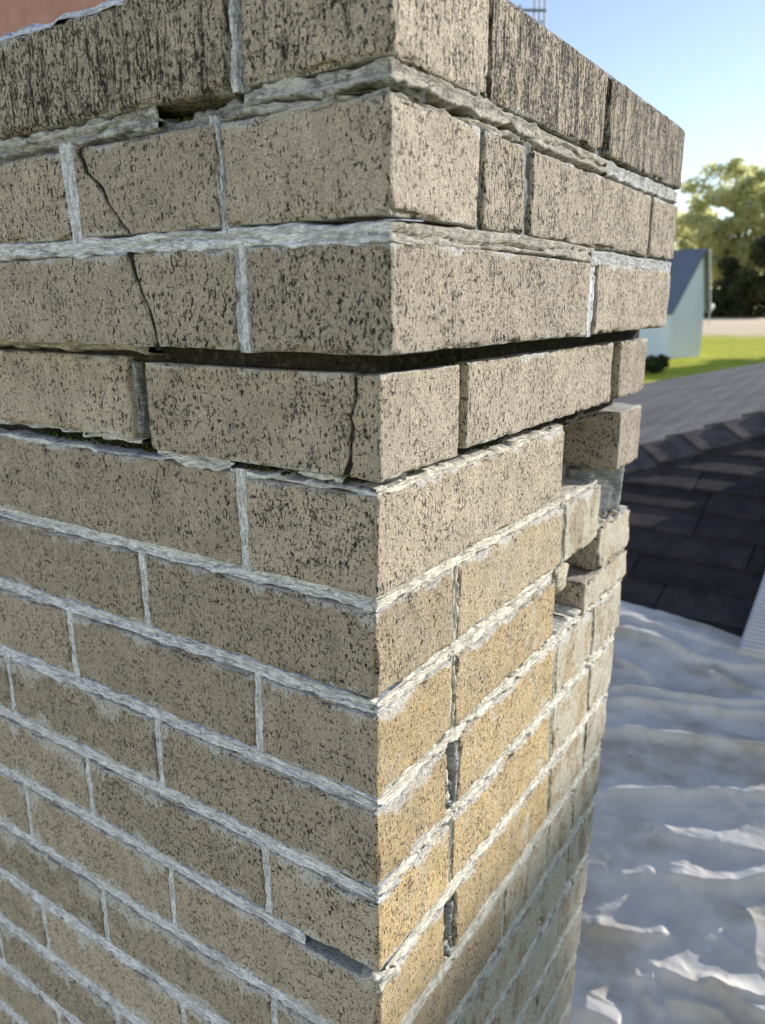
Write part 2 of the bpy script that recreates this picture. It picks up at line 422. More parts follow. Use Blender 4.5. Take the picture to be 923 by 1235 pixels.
mb = MB(); e = wallpts[0]+l_dir*5
mb.hexa([wallpts[0]+l_dir*4.2+(0, 0, 1.0)-g_dir*.05, wallpts[0]+l_dir*5.4+(0, 0, 1.0)-g_dir*.05, wallpts[0]+l_dir*5.4+(0, 0, 1.0)+g_dir*.1, wallpts[0]+l_dir*4.2+(0, 0, 1.0)+g_dir*.1,
         wallpts[0]+l_dir*4.2+(0, 0, 2.4)-g_dir*.05, wallpts[0]+l_dir*5.4+(0, 0, 2.4)-g_dir*.05, wallpts[0]+l_dir*5.4+(0, 0, 2.4)+g_dir*.1, wallpts[0]+l_dir*4.2+(0, 0, 2.4)+g_dir*.1])
mb.build('window', simple('dark_glass', (.05, .06, .07), .15, 2, .1), house)

# ---- trees
def leaf_mat(name, a, b, trans):
    n = NT(name); P = n.pos()
    c = n.mix(n.ramp(n.noise(P, .5, 4, .6), .35, .65), c4(*a), c4(*b))
    c = n.mul(c, n.ramp(n.noise(P, 3, 3, .6), .3, .7, .7, 1.3))
    n.fin(c, .6, .25)
    tr = n.node('ShaderNodeBsdfTranslucent'); n.put(tr.inputs[0], n.mul(c, 1.35))
    mx = n.node('ShaderNodeMixShader'); mx.inputs[0].default_value = trans
    n.t.links.new(n.b.outputs[0], mx.inputs[1]); n.t.links.new(tr.outputs[0], mx.inputs[2]); n.t.links.new(mx.outputs[0], n.out.inputs[0])
    return n.m
M_LF1 = leaf_mat('leaf_yellow_green', (.44, .47, .26), (.60, .58, .29), .62)
M_LF2 = leaf_mat('leaf_dark_green', (.055, .065, .032), (.11, .115, .045), .35)
M_BARK = simple('bark', (.10, .08, .06), .95, 6, .25)
def leaves(rng, clumps, per, size):
    C = []
    for c, r in clumps:
        n = per; d = rng.normal(size=(n, 3)); d /= np.linalg.norm(d, axis=1)[:, None]
        C.append(np.asarray(c)+d*(np.asarray(r)*(rng.random((n, 1))**.45)))
    C = np.concatenate(C); n = len(C)
    a = rng.normal(size=(n, 3)); a /= np.linalg.norm(a, axis=1)[:, None]
    b = np.cross(a, rng.normal(size=(n, 3))); b /= np.linalg.norm(b, axis=1)[:, None]
    s = size*rng.uniform(.6, 1.4, (n, 1))
    V = np.stack([C-a*s, C+b*s*.55, C+a*s, C-b*s*.55], 1).reshape(-1, 3)
    return V, np.arange(n*4).reshape(-1, 4)
def tree(name, label, base, height, crown_c, crown_r, nclump, per, size, mat, seed, cat='tree', group=None, gap=0.0, clump=(.16, .30), trunk=True):
    rng = np.random.default_rng(seed)
    t = thing(name, label, cat, base, group)
    base = np.asarray(base, float); cc = np.asarray(crown_c, float); cr = np.asarray(crown_r, float)
    cl = []
    while len(cl) < nclump:
        d = rng.normal(size=3); d /= np.linalg.norm(d); r = rng.random()**.4
        p = cc+d*cr*r*(.92+.16*rng.random())
        if gap and vn(p[0]*.28, p[1]*.28, p[2]*.28, seed) > 1-gap: continue
        k = rng.uniform(*clump)*cr.mean(); cl.append((p, np.array((k, k, k*.75))))
    V, Fs = leaves(rng, cl, per, size)
    V[:, 2] = np.maximum(V[:, 2], base[2]+.02)
    mesh_obj('crown', V, Fs, mat, t, smooth=False)
    if trunk:
        m = MB(); h = max(cc[2]-base[2], .4)
        th = h/16+.02
        p = base.copy(); q = base+(0, 0, h*.5); m.tube(p, q, th, th*.7)
        for c, r in cl[::max(1, nclump//14)]: m.tube(q, q+(c-q)*.5, th*.45, th*.25, 6); m.tube(q+(c-q)*.5, c, th*.25, th*.06, 5)
        m.build('trunk', M_BARK, t)
    return t
def gpt(px, py, d):                            # ground point below a direction
    q = at(px, py, d); return np.array((q[0], q[1], ground_z(np.hypot(q[0], q[1]))))
TD = 148.0; s_ = TD/F_PX
b0 = gpt(885, 380, TD); top_z = CAM[2]+(364-206)*s_
cz = (top_z+b0[2]+3)/2
tree('broad_tree', 'tall broad pale green tree with sunlit top behind the white house', b0, top_z-b0[2], (b0[0], b0[1], cz-.2), (10.6, 9.0, (top_z-b0[2]-3)/2-1.6), 110, 180, .36, M_LF1, 4, gap=.16, clump=(.13, .23), group='pale green trees behind the house')
b1 = gpt(818, 380, 160); tree('broad_tree', 'lower hazy green tree partly hidden by the chimney edge', b1, 13, (b1[0], b1[1], b1[2]+10), (8, 8, 8), 44, 190, .38, M_LF1, 5, gap=.3, group='pale green trees behind the house')
b2 = gpt(962, 380, 156); tree('broad_tree', 'yellow green tree at the right edge of the photo', b2, 18, (b2[0], b2[1], b2[2]+14), (9, 8, 12.0), 60, 200, .38, M_LF1, 9, gap=.3, group='pale green trees behind the house')
b3 = gpt(922, 382, 134); tree('dark_tree', 'dense dark evergreen mass at the far edge of the field', b3, 9, (b3[0], b3[1], b3[2]+5.0), (8.0, 6.5, 6.6), 90, 300, .30, M_LF2, 12, group='dark evergreens at the field edge')
b4 = gpt(873, 382, 136); tree('dark_tree', 'low dark bush beside the white house and behind the lamp', b4, 4, (b4[0], b4[1], b4[2]+2.2), (5.6, 4.4, 3.9), 50, 260, .28, M_LF2, 14, group='dark evergreens at the field edge')
b5 = gpt(846, 382, 139); tree('dark_tree', 'low dark hedge clump showing just past the house eave', b5, 3, (b5[0], b5[1], b5[2]+1.4), (4.8, 4.5, 2.2), 26, 240, .28, M_LF2, 15, group='dark evergreens at the field edge')
# shade trees right of the frame, whose shadows fall on the lawn
for i, (x, y, h) in enumerate(((-1.0, 66.0, 8.5), (5.0, 74.0, 10.0), (-4.3, 59.0, 5.0))):
    g = ground_z(np.hypot(x, y))
    tree('shade_tree', ('round shade tree right of the frame nearest the lawn edge', 'tall shade tree right of the frame furthest away', 'small shade tree right of the frame nearest the house')[i], (x, y, g), h, (x, y, g+h*.6), (3.0, 3.0, h*.42), 26, 150, .32, M_LF1, 20+i, group='shade trees beside the lawn')
# shrub by the house wall
bs = gpt(789, 452, 50.0); bs[2] = CAM[2]+(364-462)*50/F_PX
bs[2] = ground_z(np.hypot(bs[0], bs[1]))
tree('spiky_shrub', 'dark spiky shrub at the foot of the white house wall', bs, 1.2, (bs[0], bs[1], bs[2]+.55), (.95, .95, .62), 26, 60, .13, M_LF2, 31, cat='shrub')
# white globe lamp by the hedge
lp = at(857, 370, 92.0); lg = ground_z(np.hypot(lp[0], lp[1]))
lamp = thing('yard_lamp', 'small white globe on a short post before the dark hedge', 'lamp', (lp[0], lp[1], lg))
m = MB(); m.ball(lp, .40, 12, 8); m.build('globe', simple('white_globe', (.85, .84, .80), .4, 4, .03), lamp, True)
m = MB(); m.tube((lp[0], lp[1], lg), lp-(0, 0, .3), .06); m.tube(lp-(0, 0, .62), lp-(0, 0, .33), .16, .14); m.build('post', simple('grey_post', (.5, .5, .48), .6), lamp)

# ---- lattice antenna mast behind the chimney
AD = 16.0
ma = at(650, 14, AD); mg = ground_z(np.hypot(ma[0], ma[1]))
mast = thing('antenna_mast', 'thin dark lattice antenna mast showing above the chimney top', 'antenna', (ma[0], ma[1], mg))
M_GAL = simple('dark_steel', (.10, .13, .12), .5, 8, .1)
legs = [at(645, 14, AD)[:2], at(657.5, 14, AD)[:2], (at(651, 14, AD+.18))[:2]]
ztop = ma[2]+1.2
for L in legs:
    m = MB(); m.tube((*L, mg), (*L, ztop), .016, n=6); m.build('mast_leg', M_GAL, mast)
z = mg+.3
while z < ztop:
    m = MB()
    for i in range(3):
        a, b = legs[i], legs[(i+1) % 3]; m.tube((*a, z), (*b, z), .008, n=5)
    m.build('rung', M_GAL, mast); z += .45
m = MB(); a = at(622, 12, AD); b = at(659, 12.5, AD); m.tube(a, b, .022, n=6); m.tube(a, at(629, 6, AD), .016, n=6); m.tube(a+(0, 0, .0), at(612, 3, AD), .016, n=6)
m.build('boom', M_GAL, mast)

# ================================================================== CHIMNEY
ch = thing('brick_chimney', 'cracked tan brick chimney with its shifted top courses and white mortar', 'chimney', (-.3, .25, -1.0))
def axis(a, b, fine=.0042):
    L = b-a; n = max(2, int(round((L-.008)/fine)))
    return np.concatenate([[0, .0008, .0018, .0030], np.linspace(.0048, L-.0048, n), [L-.0030, L-.0018, L-.0008, L]])/L
def coarse(a, b): L = b-a; return np.array([0, .0015, .004, L*.5, L-.004, L-.0015, L])/L
BN = [0]
def brick(x, y, z, vis='l', warp=None, film=.35, soot=.1, buff=0.0, smear=0.0, tone=None, rad=.0024, chip=1.6, mat=None, name='brick', label=None, rough=1.0):
    """x, y, z: ranges in courses. vis: l / r faces seen. warp(P)->P bends the finished box (crack edges)."""
    BN[0] += 1; s = BN[0]
    lo = np.array([x[0], y[0], z[0]])*U; hi = np.array([x[1], y[1], z[1]])*U
    ax = [axis(lo[0], hi[0]) if 'l' in vis else coarse(lo[0], hi[0]), axis(lo[1], hi[1]) if 'r' in vis else coarse(lo[1], hi[1]), axis(lo[2], hi[2])]
    Vs, Fs, n = [], [], 0
    for d in range(3):
        e, f = [i for i in range(3) if i != d]
        for side in (0, 1):
            A, B = np.meshgrid(ax[e], ax[f], indexing='ij')
            P = np.zeros(A.shape+(3,)); P[..., e] = A; P[..., f] = B; P[..., d] = side
            flip = (side == 0) ^ (d == 1)
            Vs.append(P.reshape(-1, 3)); Fs.append(grid_faces(len(ax[e]), len(ax[f]), n, flip)); n += A.size
    P = np.concatenate(Vs); Fq = np.concatenate(Fs)
    key = np.round(P*1e5).astype(np.int64); _, idx, inv = np.unique(key, axis=0, return_index=True, return_inverse=True)
    P = P[idx]; Fq = inv.reshape(-1)[Fq]
    p = lo+P*(hi-lo)
    q3 = p*1.0
    rn = rad*(1+.5*fbm(q3[:, 0]*90, q3[:, 1]*90, q3[:, 2]*90, 3, s))[:, None]
    rn = np.clip(rn, .0006, None)
    inn = np.clip(p, lo+rn, hi-rn); d = p-inn; L = np.linalg.norm(d, axis=1)[:, None]
    p = np.where(L > 1e-9, inn+d/np.maximum(L, 1e-9)*np.minimum(L, rn), p)
    edge = (np.abs(d) > 1e-7).sum(1) >= 2
    nc = np.clip(fbm(q3[:, 0]*110, q3[:, 1]*110, q3[:, 2]*110, 4, s+5)-.06, 0, 1)*.006*chip
    p = p-np.where(edge, nc, 0)[:, None]*d/np.maximum(L, 1e-9)
    w = lambda k: fbm(q3[:, 0]*45, q3[:, 1]*45, q3[:, 2]*45, 3, s+k)
    p = p+np.stack([w(11), w(23), w(37)], 1)*.0011*rough
    if rough > 1.5: p = p+np.stack([fbm(q3[:, 0]*230, q3[:, 1]*230, q3[:, 2]*230, 4, s+k) for k in (51, 67, 83)], 1)*.0006*rough
    if warp: p = warp(p/U)*U
    o = mesh_obj(name, p, Fq, mat or M_BRICK, ch)
    o['rugged'] = random.uniform(-.95, -.1); o['film'] = film; o['soot'] = soot; o['buff'] = buff; o['smear'] = smear; o['tone'] = random.uniform(-.16, .12) if tone is None else tone
    if label: o['label'] = label
    return o
def edge_warp(side, x0, x1, line, amp=.03, seed=0):
    """move the x = x0 (side lo) or x1 (side hi) end of a brick onto a ragged polyline line: [(z, x)...] in courses."""
    zs = np.array([q[0] for q in line]); xs = np.array([q[1] for q in line])
    o = np.argsort(zs); zs, xs = zs[o], xs[o]
    def f(p):
        e = np.interp(p[:, 2], zs, xs)+amp*1.6*fbm(p[:, 2]*6, 0, 0, 5, seed)+.008*vn(p[:, 2]*60, p[:, 1]*30, 0, seed+(3 if side == 'hi' else 7))
        t = (p[:, 0]-x0)/(x1-x0); p = p.copy()
        if side == 'hi': p[:, 0] = x0+t*(e-x0)
        else: p[:, 0] = e+t*(x1-e)
        return p
    return f
D = 1.3                                        # brick depth, courses
XL = -9.0                                      # far left end of the stack
def lrow(o, z, cuts, **k):                     # left-face bricks between pairs of x
    for a, b in cuts: brick((a, b), (-o, D-o), z, 'l', **k)
def rrow(o, z, cuts, ends=None, **k):
    for a, b in cuts: brick((o-D, o), (a, b), z, 'r', **k)

# ---- course A (top)
zA = (4.02, 4.80)
lrow(.50, zA, [(-9, -5.3), (-5.2, -.93)], soot=.72)
brick((-.78, .50), (-.50, .88), zA, 'lr', soot=.62)
rrow(.50, zA, [(.915, 3.62), (3.74, 6.97)], soot=.85)
# ---- course B
zB = (3.08, 3.82)
lrow(.47, zB, [(-9, -6.1), (-6.0, -3.03)], soot=.12)
crB = [(3.85, -2.80), (3.62, -2.70), (3.50, -2.56), (3.33, -2.46), (3.12, -2.24), (3.0, -2.2)]
brick((-2.86, -2.4), (-.47, .8), zB, 'l', edge_warp('hi', -2.86, -2.4, [(z, x-.012) for z, x in crB], .03, 4), soot=.12, tone=-.02, rad=.0011)
brick((-2.4, -1.13), (-.465, .8), zB, 'l', edge_warp('lo', -2.4, -1.13, [(z, x+.028) for z, x in crB], .03, 4), soot=.16, tone=-.02, rad=.0011)
brick((-1.07, .47), (-.47, .84), zB, 'lr', soot=.22)
rrow(.47, zB, [(.91, 1.72), (1.86, 5.68), (5.76, 7.04)], soot=.5)
# ---- course C
zC = (2.14, 2.92)
crC = [(2.95, -2.27), (2.7, -2.17), (2.45, -2.05), (2.3, -2.0), (2.1, -1.97)]
brick((-5.3, -2.1), (-.47, .8), zC, 'l', edge_warp('hi', -5.3, -2.1, [(z, x-.018) for z, x in crC], .03, 6), soot=.1, tone=0, rad=.0011)
brick((-2.1, -1.0), (-.463, .8), zC, 'l', edge_warp('lo', -2.1, -1.0, [(z, x+.024) for z, x in crC], .03, 6), soot=.12, tone=0, rad=.0011)
lrow(.47, zC, [(-9, -5.4)])
brick((-.86, .47), (-.47, 3.58), zC, 'lr', soot=.2)
rrow(.47, zC, [(3.77, 6.97)], soot=.42)
def crack_shade_strip(line, amp, seed, o, w=.03):  # near-black ribbon painted in as the shade inside a crack
    zs = np.array([q[0] for q in line]); xs = np.array([q[1] for q in line]); k = np.argsort(zs)
    z = np.linspace(zs.min()+.01, zs.max()-.01, 60); e = np.interp(z, zs[k], xs[k])+amp*1.6*fbm(z*6, 0, 0, 5, seed)
    V = np.concatenate([np.stack([e-w, 0*z-o, z], 1), np.stack([e+w*1.4, 0*z-o, z], 1)])*U
    V[:60, 1] += .001*fbm(z*9, 0, 0, 3, 1)
    mesh_obj('crack', V, [(i, 60+i, 61+i, i+1) for i in range(59)], M_CORE, ch)
crack_shade_strip([q for q in crB if 3.08 < q[0] < 3.83]+[(3.08, -2.22), (3.83, -2.79)], .03, 4, .445)
crack_shade_strip(crC, .03, 6, .445)
crack_shade_strip([(1.96, -.02), (1.8, -.03), (1.6, -.06), (1.4, -.11), (1.15, -.12)], .035, 9, .18)
# ---- course D (pushed out, broken)
lrow(.20, (1.22, 2.02), [(-9, -5.9), (-5.8, -2.73)], soot=.1)
zD = (1.14, 1.97)
crD = [(2.0, -.01), (1.8, -.03), (1.6, -.06), (1.4, -.11), (1.1, -.12)]
brick((-2.48, -.05), (-.20, 1.0), zD, 'l', edge_warp('hi', -2.48, -.05, [(z, x-.014) for z, x in crD], .035, 9), soot=.06, tone=.03, rad=.0011)
brick((-.05, .20), (-.20, 1.08), zD, 'lr', edge_warp('lo', -.05, .20, [(z, x+.020) for z, x in crD], .035, 9), soot=.05, tone=.03, rad=.0011)
rrow(.20, (1.18, 1.98), [(1.22, 5.42), (5.71, 7.02)], soot=.2)
# ---- course E
lrow(.06, (.09, 1.0), [(-9, -5.75), (-5.65, -1.50)], soot=.08)
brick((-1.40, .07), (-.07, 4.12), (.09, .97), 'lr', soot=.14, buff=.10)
brick((-1.15, .20), (5.93, 7.02), (.12, .98), 'lr', soot=.25, tone=-.12, label='half brick left hanging over the hole')
# ---- course F, G: broken at the far end
def L_cuts(n):
    hd_ = n % 2 == 1                           # stretcher at the corner
    xs = [-3.05, -6.05, -9.0] if hd_ else [-1.45, -4.5, -7.5, -9.0]
    return xs
def zrow(n): return (-n+.085, -n+1-.085)
def left_rest(n, o=0.0, **k):
    xs = L_cuts(n)
    for a, b in zip(xs[1:], xs[:-1]): brick((a+.05, b-.05), (-o, D-o), zrow(n), 'l', **k)
ENDY = {1: 7.5, 2: 7.5, 3: 7.45, 4: 7.25, 5: 7.12, 6: 6.98, 7: 6.85, 8: 6.72, 9: 6.58, 10: 6.45, 11: 6.33, 12: 6.2}
RIGHT = {1: (1.41, [(1.52, 4.43), (4.49, 5.92)]), 2: (1.42, [(1.51, 4.28)]), 3: (1.35, [(1.62, 4.38), (4.50, 5.95)]), 4: (1.45, [(1.52, 4.40), (4.50, 5.96)]),
         5: (1.35, [(1.61, 4.45), (4.52, 5.96)]), 6: (2.95, [(3.05, 4.5), (4.6, 5.6)]), 7: (1.42, [(1.52, 4.4), (4.5, 5.5)]), 8: (2.95, [(3.05, 5.4)]),
         9: (1.42, [(1.52, 4.4), (4.5, 5.3)]), 10: (2.95, [(3.05, 5.2)]), 11: (1.42, [(1.52, 5.1)]), 12: (2.95, [(3.05, 5.0)])}
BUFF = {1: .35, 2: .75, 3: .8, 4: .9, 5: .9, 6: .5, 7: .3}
for n in range(1, 13):
    left_rest(n, soot=.07, film=.6 if n < 3 else 1.3)
    cx = -3.0 if n % 2 == 1 else -1.40
    r0, rest = RIGHT[n]
    # the corner brick: left face plain tan, right face more buff
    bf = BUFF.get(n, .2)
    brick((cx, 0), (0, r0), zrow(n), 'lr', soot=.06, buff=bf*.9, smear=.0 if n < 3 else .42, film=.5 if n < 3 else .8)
    for i, (a, b) in enumerate(rest):
        far = i > 0
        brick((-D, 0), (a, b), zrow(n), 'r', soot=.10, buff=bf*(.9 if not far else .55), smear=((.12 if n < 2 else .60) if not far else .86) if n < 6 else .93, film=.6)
    if n >= 3:
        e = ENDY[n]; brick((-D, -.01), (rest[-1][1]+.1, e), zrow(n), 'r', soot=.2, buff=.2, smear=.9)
# broken, mortar-crusted lumps at the far end of courses F and G
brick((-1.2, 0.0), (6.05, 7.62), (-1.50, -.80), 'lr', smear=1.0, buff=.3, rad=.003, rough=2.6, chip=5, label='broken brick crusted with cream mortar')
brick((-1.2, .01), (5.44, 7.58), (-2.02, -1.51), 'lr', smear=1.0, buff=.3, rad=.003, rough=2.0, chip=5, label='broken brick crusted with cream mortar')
def wedge(p):
    p = p.copy(); t = np.clip((p[:, 1]-6.05)/1.0, 0, 1); k = (p[:, 0]+1.1)/1.05; p[:, 0] = -1.1+k*(.55+.55*t); return p
brick((-1.1, -.05), (6.05, 7.08), (-.82, .06), 'lr', wedge, mat=M_LUMP, name='mortar_lump', rad=.005, rough=2.5, chip=2)
brick((-.5, -.02), (4.36, 4.86), (-1.36, -1.0), 'lr', mat=M_CAVITY, name='mortar_lump', rad=.006, rough=2.5, chip=2)
brick((-.35, .42), (6.9, 7.22), (3.84, 4.02), 'lr', mat=M_LUMP, name='mortar_lump', rad=.008, rough=3, chip=2)
# top of exposed F brick: crusted mortar
brick((-1.2, -.04), (4.2, 5.9), (-.10, -.02), 'lr', mat=M_BROKEN, name='mortar_lump', rad=.003, rough=2.5)

brick((-.20, .05), (-.05, .34), (-4.16, -3.93), 'lr', mat=M_MORTW, name='mortar_lump', rad=.007, rough=6, chip=4)
for n_ in (3, 5):
    za, zb_ = zrow(n_)
    for q_ in range(6):
        zc = za+.02+q_*(zb_-za-.1)/6*random.uniform(.8, 1.2); k_ = random.uniform(.03, .075); yy = random.choice((1.40, 1.43, 1.56))+random.uniform(-.02, .02)
        brick((-.5, -random.uniform(.0, .10)), (yy-k_, yy+k_), (zc, zc+random.uniform(.06, .17)), 'lr', mat=M_MORTW if q_ % 2 else M_LUMP, name='mortar_lump', rad=.004, rough=4.5, chip=4)
# ---- core
def core(lo, hi, mat, name='core'):
    m = MB(); m.box(np.array(lo)*U, np.array(hi)*U); return m.build(name, mat, ch)
core((XL+.2, -.10, 1.98), (.10, 6.9, 4.70), M_CORE)
core((XL+.2, .16, .90), (-.16, 6.7, 2.00), M_CORE)
core((XL+.2, .24, -2.2), (-.24, 4.0, .92), M_CORE)
core((XL+.2, .24, -2.2), (-.62, 6.9, .92), M_CAVITY)
core((XL+.2, .18, -12.2), (-.18, 5.6, -2.0), M_CORE)
core((XL+.2, .18, -22), (-.5, 6.2, -12.1), M_MORTG)
mb = MB(); f_ = [(-9, .5), (-.6, .5)]
mb.hexa(np.array([(XL, 5, -22), (-1.2, 5, -22), (-1.2, 5.4, -22), (XL, 5.4, -22), (XL, 6.6, 3.8), (-.8, 6.6, 3.8), (-.8, 6.95, 3.8), (XL, 6.95, 3.8)])*U); mb.build('back_parging', M_MORTG, ch)
# ---- mortar joints: strips of real relief with fibrous weathered ridges
JN = [0]
def joint(face, o, a, c, w, ori='h', depth=.0012, ridge=.0016, over=.0014, mat=None, step=.0011, nt=22, drip=0.0, dripat=None, crack=0.0, name='mortar_joint', plane=None):
    JN[0] += 1; s = JN[0]*31
    a0, a1 = a[0]*U, a[1]*U
    if a1-a0 < .002: return
    na = max(4, int((a1-a0)/step)); A = np.linspace(a0, a1, na)
    hw0 = w*U/2; Wd = hw0+.0055+drip
    T = np.linspace(-Wd, hw0+.0055, nt if not drip else nt+int(drip/.0011))
    AA, TT = np.meshgrid(A, T, indexing='ij')
    cc = np.interp(A/U, [q[0] for q in c], [q[1] for q in c])*U if isinstance(c, list) else np.full(na, c*U)
    wob = fbm(AA*22, 3.3, 0, 3, s)*.0007
    hup = hw0+over*fbm(AA*75, 1.7, 0, 4, s+1)*1.6+over*.2
    hdn = hw0+over*fbm(AA*75, 9.7, 0, 4, s+2)*1.6+over*.2
    if drip:
        env = np.ones(na) if dripat is None else np.exp(-((A/U-dripat[0])/dripat[1])**2)
        hdn = hdn+drip*np.clip(fbm(AA*130, TT*25, 0, 4, s+3)*1.5+.45, 0, 1)*env[:, None]
    t = TT-wob
    dist = np.where(t > 0, t-hup, -t-hdn)
    warp = fbm(AA*60, TT*60, 0, 3, s+4)*.0035
    r1 = 1-np.abs(vn(AA*26, (TT+warp)*420, 0, s+5)); r2_ = 1-np.abs(vn(AA*60, (TT+warp)*900, 0, s+6))
    prof = -depth*(1-np.clip(np.abs(t)/hw0, 0, 1)**2)
    h = prof-.0006+ridge*.36*((r1-.6)*.8+(r2_-.6)*.6)+.0005*fbm(AA*160, TT*160, 0, 3, s+7)
    lump = fbm(AA*35, TT*90, 0, 4, s+8); h = h+np.clip(lump, -.4, .4)*.0006
    if crack:
        cl = fbm(AA*28, 0, 0, 4, s+9)*hw0*1.1; cw = crack*(.6+.9*np.clip(fbm(AA*18, 0, 0, 3, s+10), -.5, 1))
        h = h-.005*np.exp(-((t-cl)/np.maximum(cw, .0001))**2)
    h = h-np.clip((dist+.0006)/.0016, 0, 1)**1.3*.008-np.clip((dist-.0006)/.0010, 0, 1)*.022
    if ori == 'h': u, v = AA, TT+cc[:, None]
    else: v, u = AA, TT+cc[:, None]
    if face == 'l': P = np.stack([u, -o*U-h, v], -1); fl = True
    else: P = np.stack([o*U+h, u, v], -1); fl = True
    flip = (ori == 'h')
    Fq = grid_faces(P.shape[0], P.shape[1], 0, False)
    # orient outwards
    A0 = P.reshape(-1, 3); nn = np.cross(A0[Fq[0][1]]-A0[Fq[0][0]], A0[Fq[0][3]]-A0[Fq[0][0]])
    want = np.array((0, -1, 0)) if face == 'l' else np.array((1, 0, 0))
    if nn @ want < 0: Fq = Fq[:, ::-1]
    jo = mesh_obj(name, A0, Fq, mat or M_MORT, ch); jo['upright'] = 0.0 if ori == 'h' else 1.0; return jo
# lower beds: left then right
for n in range(1, 13):
    z = -(n-1)
    rag = .0014 if n < 3 else .0018
    hi_ = 0.0 if n != 5 else -.95
    dr, da = 0.0, None
    if n == 3: dr, da = .012, (-5.5, .9)
    if n in (7, 8): dr, da = .010, None
    if n in (9, 10): dr, da = .009, None
    joint('l', 0, (-8.9, hi_), z, .140, depth=.0016, ridge=.0011, over=rag*.8, drip=dr, dripat=da, crack=.0006 if n < 4 else 0)
    e = ENDY[n] if n > 2 else (4.2 if n == 1 else 4.2)
    joint('r', 0, (0 if n != 5 else .1, e), z, .15 if n < 3 else .14, depth=.0016, ridge=.0016 if n < 3 else .0008, over=.0014 if n < 3 else .0045, mat=M_MORTW, crack=.0006 if n < 5 else 0,
          drip=.006 if n >= 6 else 0)
    xs = L_cuts(n)
    for x in xs[:-1]:
        joint('l', 0, (zrow(n)[0]-.04, zrow(n)[1]+.04), x, .10, 'v', depth=.0016, ridge=.0009, over=.0009)
    r0, rest = RIGHT[n]
    ed = [r0]+[q for r in rest for q in r]
    for i in range(0, len(ed)-1, 2):
        a, b = ed[i], ed[i+1]
        openj = (n in (3, 5) and i == 0)
        joint('r', -.25 if openj else 0, (zrow(n)[0]-.04, zrow(n)[1]+.04), (a+b)/2, b-a+.02, 'v', depth=.0018, ridge=.0022, over=.001, mat=M_CORE if openj else M_MORTW, crack=.0005)
        if openj: brick((-.9, -.02), (b-.075, b+.02), (zrow(n)[0], zrow(n)[1]-.02), 'lr', mat=M_LUMP, name='mortar_lump', rad=.002, rough=2.2)  # grey skin puts shade into the colour of the next brick's end
        if openj:
            brick((-.7, -.05), (a-.02, b-.06), (zrow(n)[0]-.03, zrow(n)[0]+.22), 'lr', mat=M_MORTW, name='mortar_lump', rad=.004, rough=3.5, chip=3)
            brick((-.7, -.02), (a-.02, a+.055), (zrow(n)[0]-.03, zrow(n)[1]-.28), 'lr', mat=M_MORTW, name='mortar_lump', rad=.002, rough=3.0, chip=3)
    if n >= 3: joint('r', 0, (zrow(n)[0]-.04, zrow(n)[1]+.04), rest[-1][1]+.05, .13, 'v', depth=.003, ridge=.0015, mat=M_MORTW, crack=.0008)
# the dark gap at the lower corner
joint('l', -.12, (-1.0, .0), -4.0, .13, mat=M_MORTG, depth=.002)
# E head joint, E/D bed
joint('l', .06, (.05, 1.04), -1.45, .13, 'v', depth=.0012, ridge=.0015)
joint('l', .055, (-8.9, -2.5), 1.0, .035, depth=.0008, ridge=.0012, over=.0025)
joint('l', .15, (-8.9, -3.6), [(-9, 1.20), (-3.6, 1.205)], .03, depth=.001, ridge=.0012, over=.003)
joint('l', .10, (-3.7, -2.75), [(-3.7, 1.19), (-2.8, 1.20)], .05, depth=.001, ridge=.0012, over=.004)
joint('l', .08, (-2.55, -1.55), 1.075, .12, depth=.0005, ridge=.0020, over=.003, crack=.0008)
joint('l', .05, (-1.6, .06), .99, .045, depth=.0008, ridge=.0018, over=.0025)
joint('l', .10, (-.75, -.25), 1.085, .04, depth=.001, ridge=.002, over=.003)
joint('l', -.16, (-8.9, -.1), 1.09, .24, depth=.001, ridge=.004, mat=M_CORE)
joint('r', .055, (-.03, 4.1), .985, .055, depth=.0005, ridge=.0014, over=.0025, mat=M_MORTW)
joint('r', -.10, (0.0, 5.8), 1.08, .22, depth=.001, ridge=.004, mat=M_CORE)
# D head joints
joint('l', -.15, (1.1, 2.08), -2.6, .3, 'v', depth=.001, ridge=.002, mat=M_CORE)
brick((-2.74, -2.655), (-.15, .9), (1.25, 1.97), 'lr', mat=M_LUMP, name='mortar_lump', rad=.002, rough=1.6)
brick((-.9, .13), (1.13, 1.225), (1.2, 1.95), 'lr', mat=M_LUMP, name='mortar_lump', rad=.002, rough=1.6)
brick((-.9, .10), (5.58, 5.715), (1.22, 1.95), 'lr', mat=M_LUMP, name='mortar_lump', rad=.002, rough=1.6)
joint('r', -.10, (1.15, 2.0), 5.5, .3, 'v', depth=.001, ridge=.001, mat=M_CORE)
joint('l', .30, (-8.9, -2.3), [(-9, 2.115), (-2.2, 2.12)], .06, depth=.001, ridge=.0012, over=.003, mat=M_MORTT)
joint('l', .0, (-8.9, -2.2), 2.06, .2, depth=.002, ridge=.003, mat=M_CORE)
# C head joints, B/C bed
joint('l', .47, (2.12, 2.98), [(2, -.93), (3, -.95)], .13, 'v', depth=.0008, ridge=.0010, over=.001, crack=.0011)
joint('r', .46, (2.12, 2.96), 3.675, .18, 'v', depth=.0015, ridge=.0016)
joint('l', .47, (-8.9, .47), [(-9, 3.01), (-3, 3.0), (.5, 2.965)], .14, depth=.0004, ridge=.0016, over=.002, crack=.0006)
joint('r', .46, (3.6, 7.0), 2.975, .15, depth=.0006, ridge=.0006, over=.0014, mat=M_MORTD)
joint('r', .46, (-.45, 3.7), [(-.5, 2.965), (2, 3.02), (7, 2.97)], .15, depth=.0006, ridge=.0004, over=.0008, crack=.0008, mat=M_MORTT)
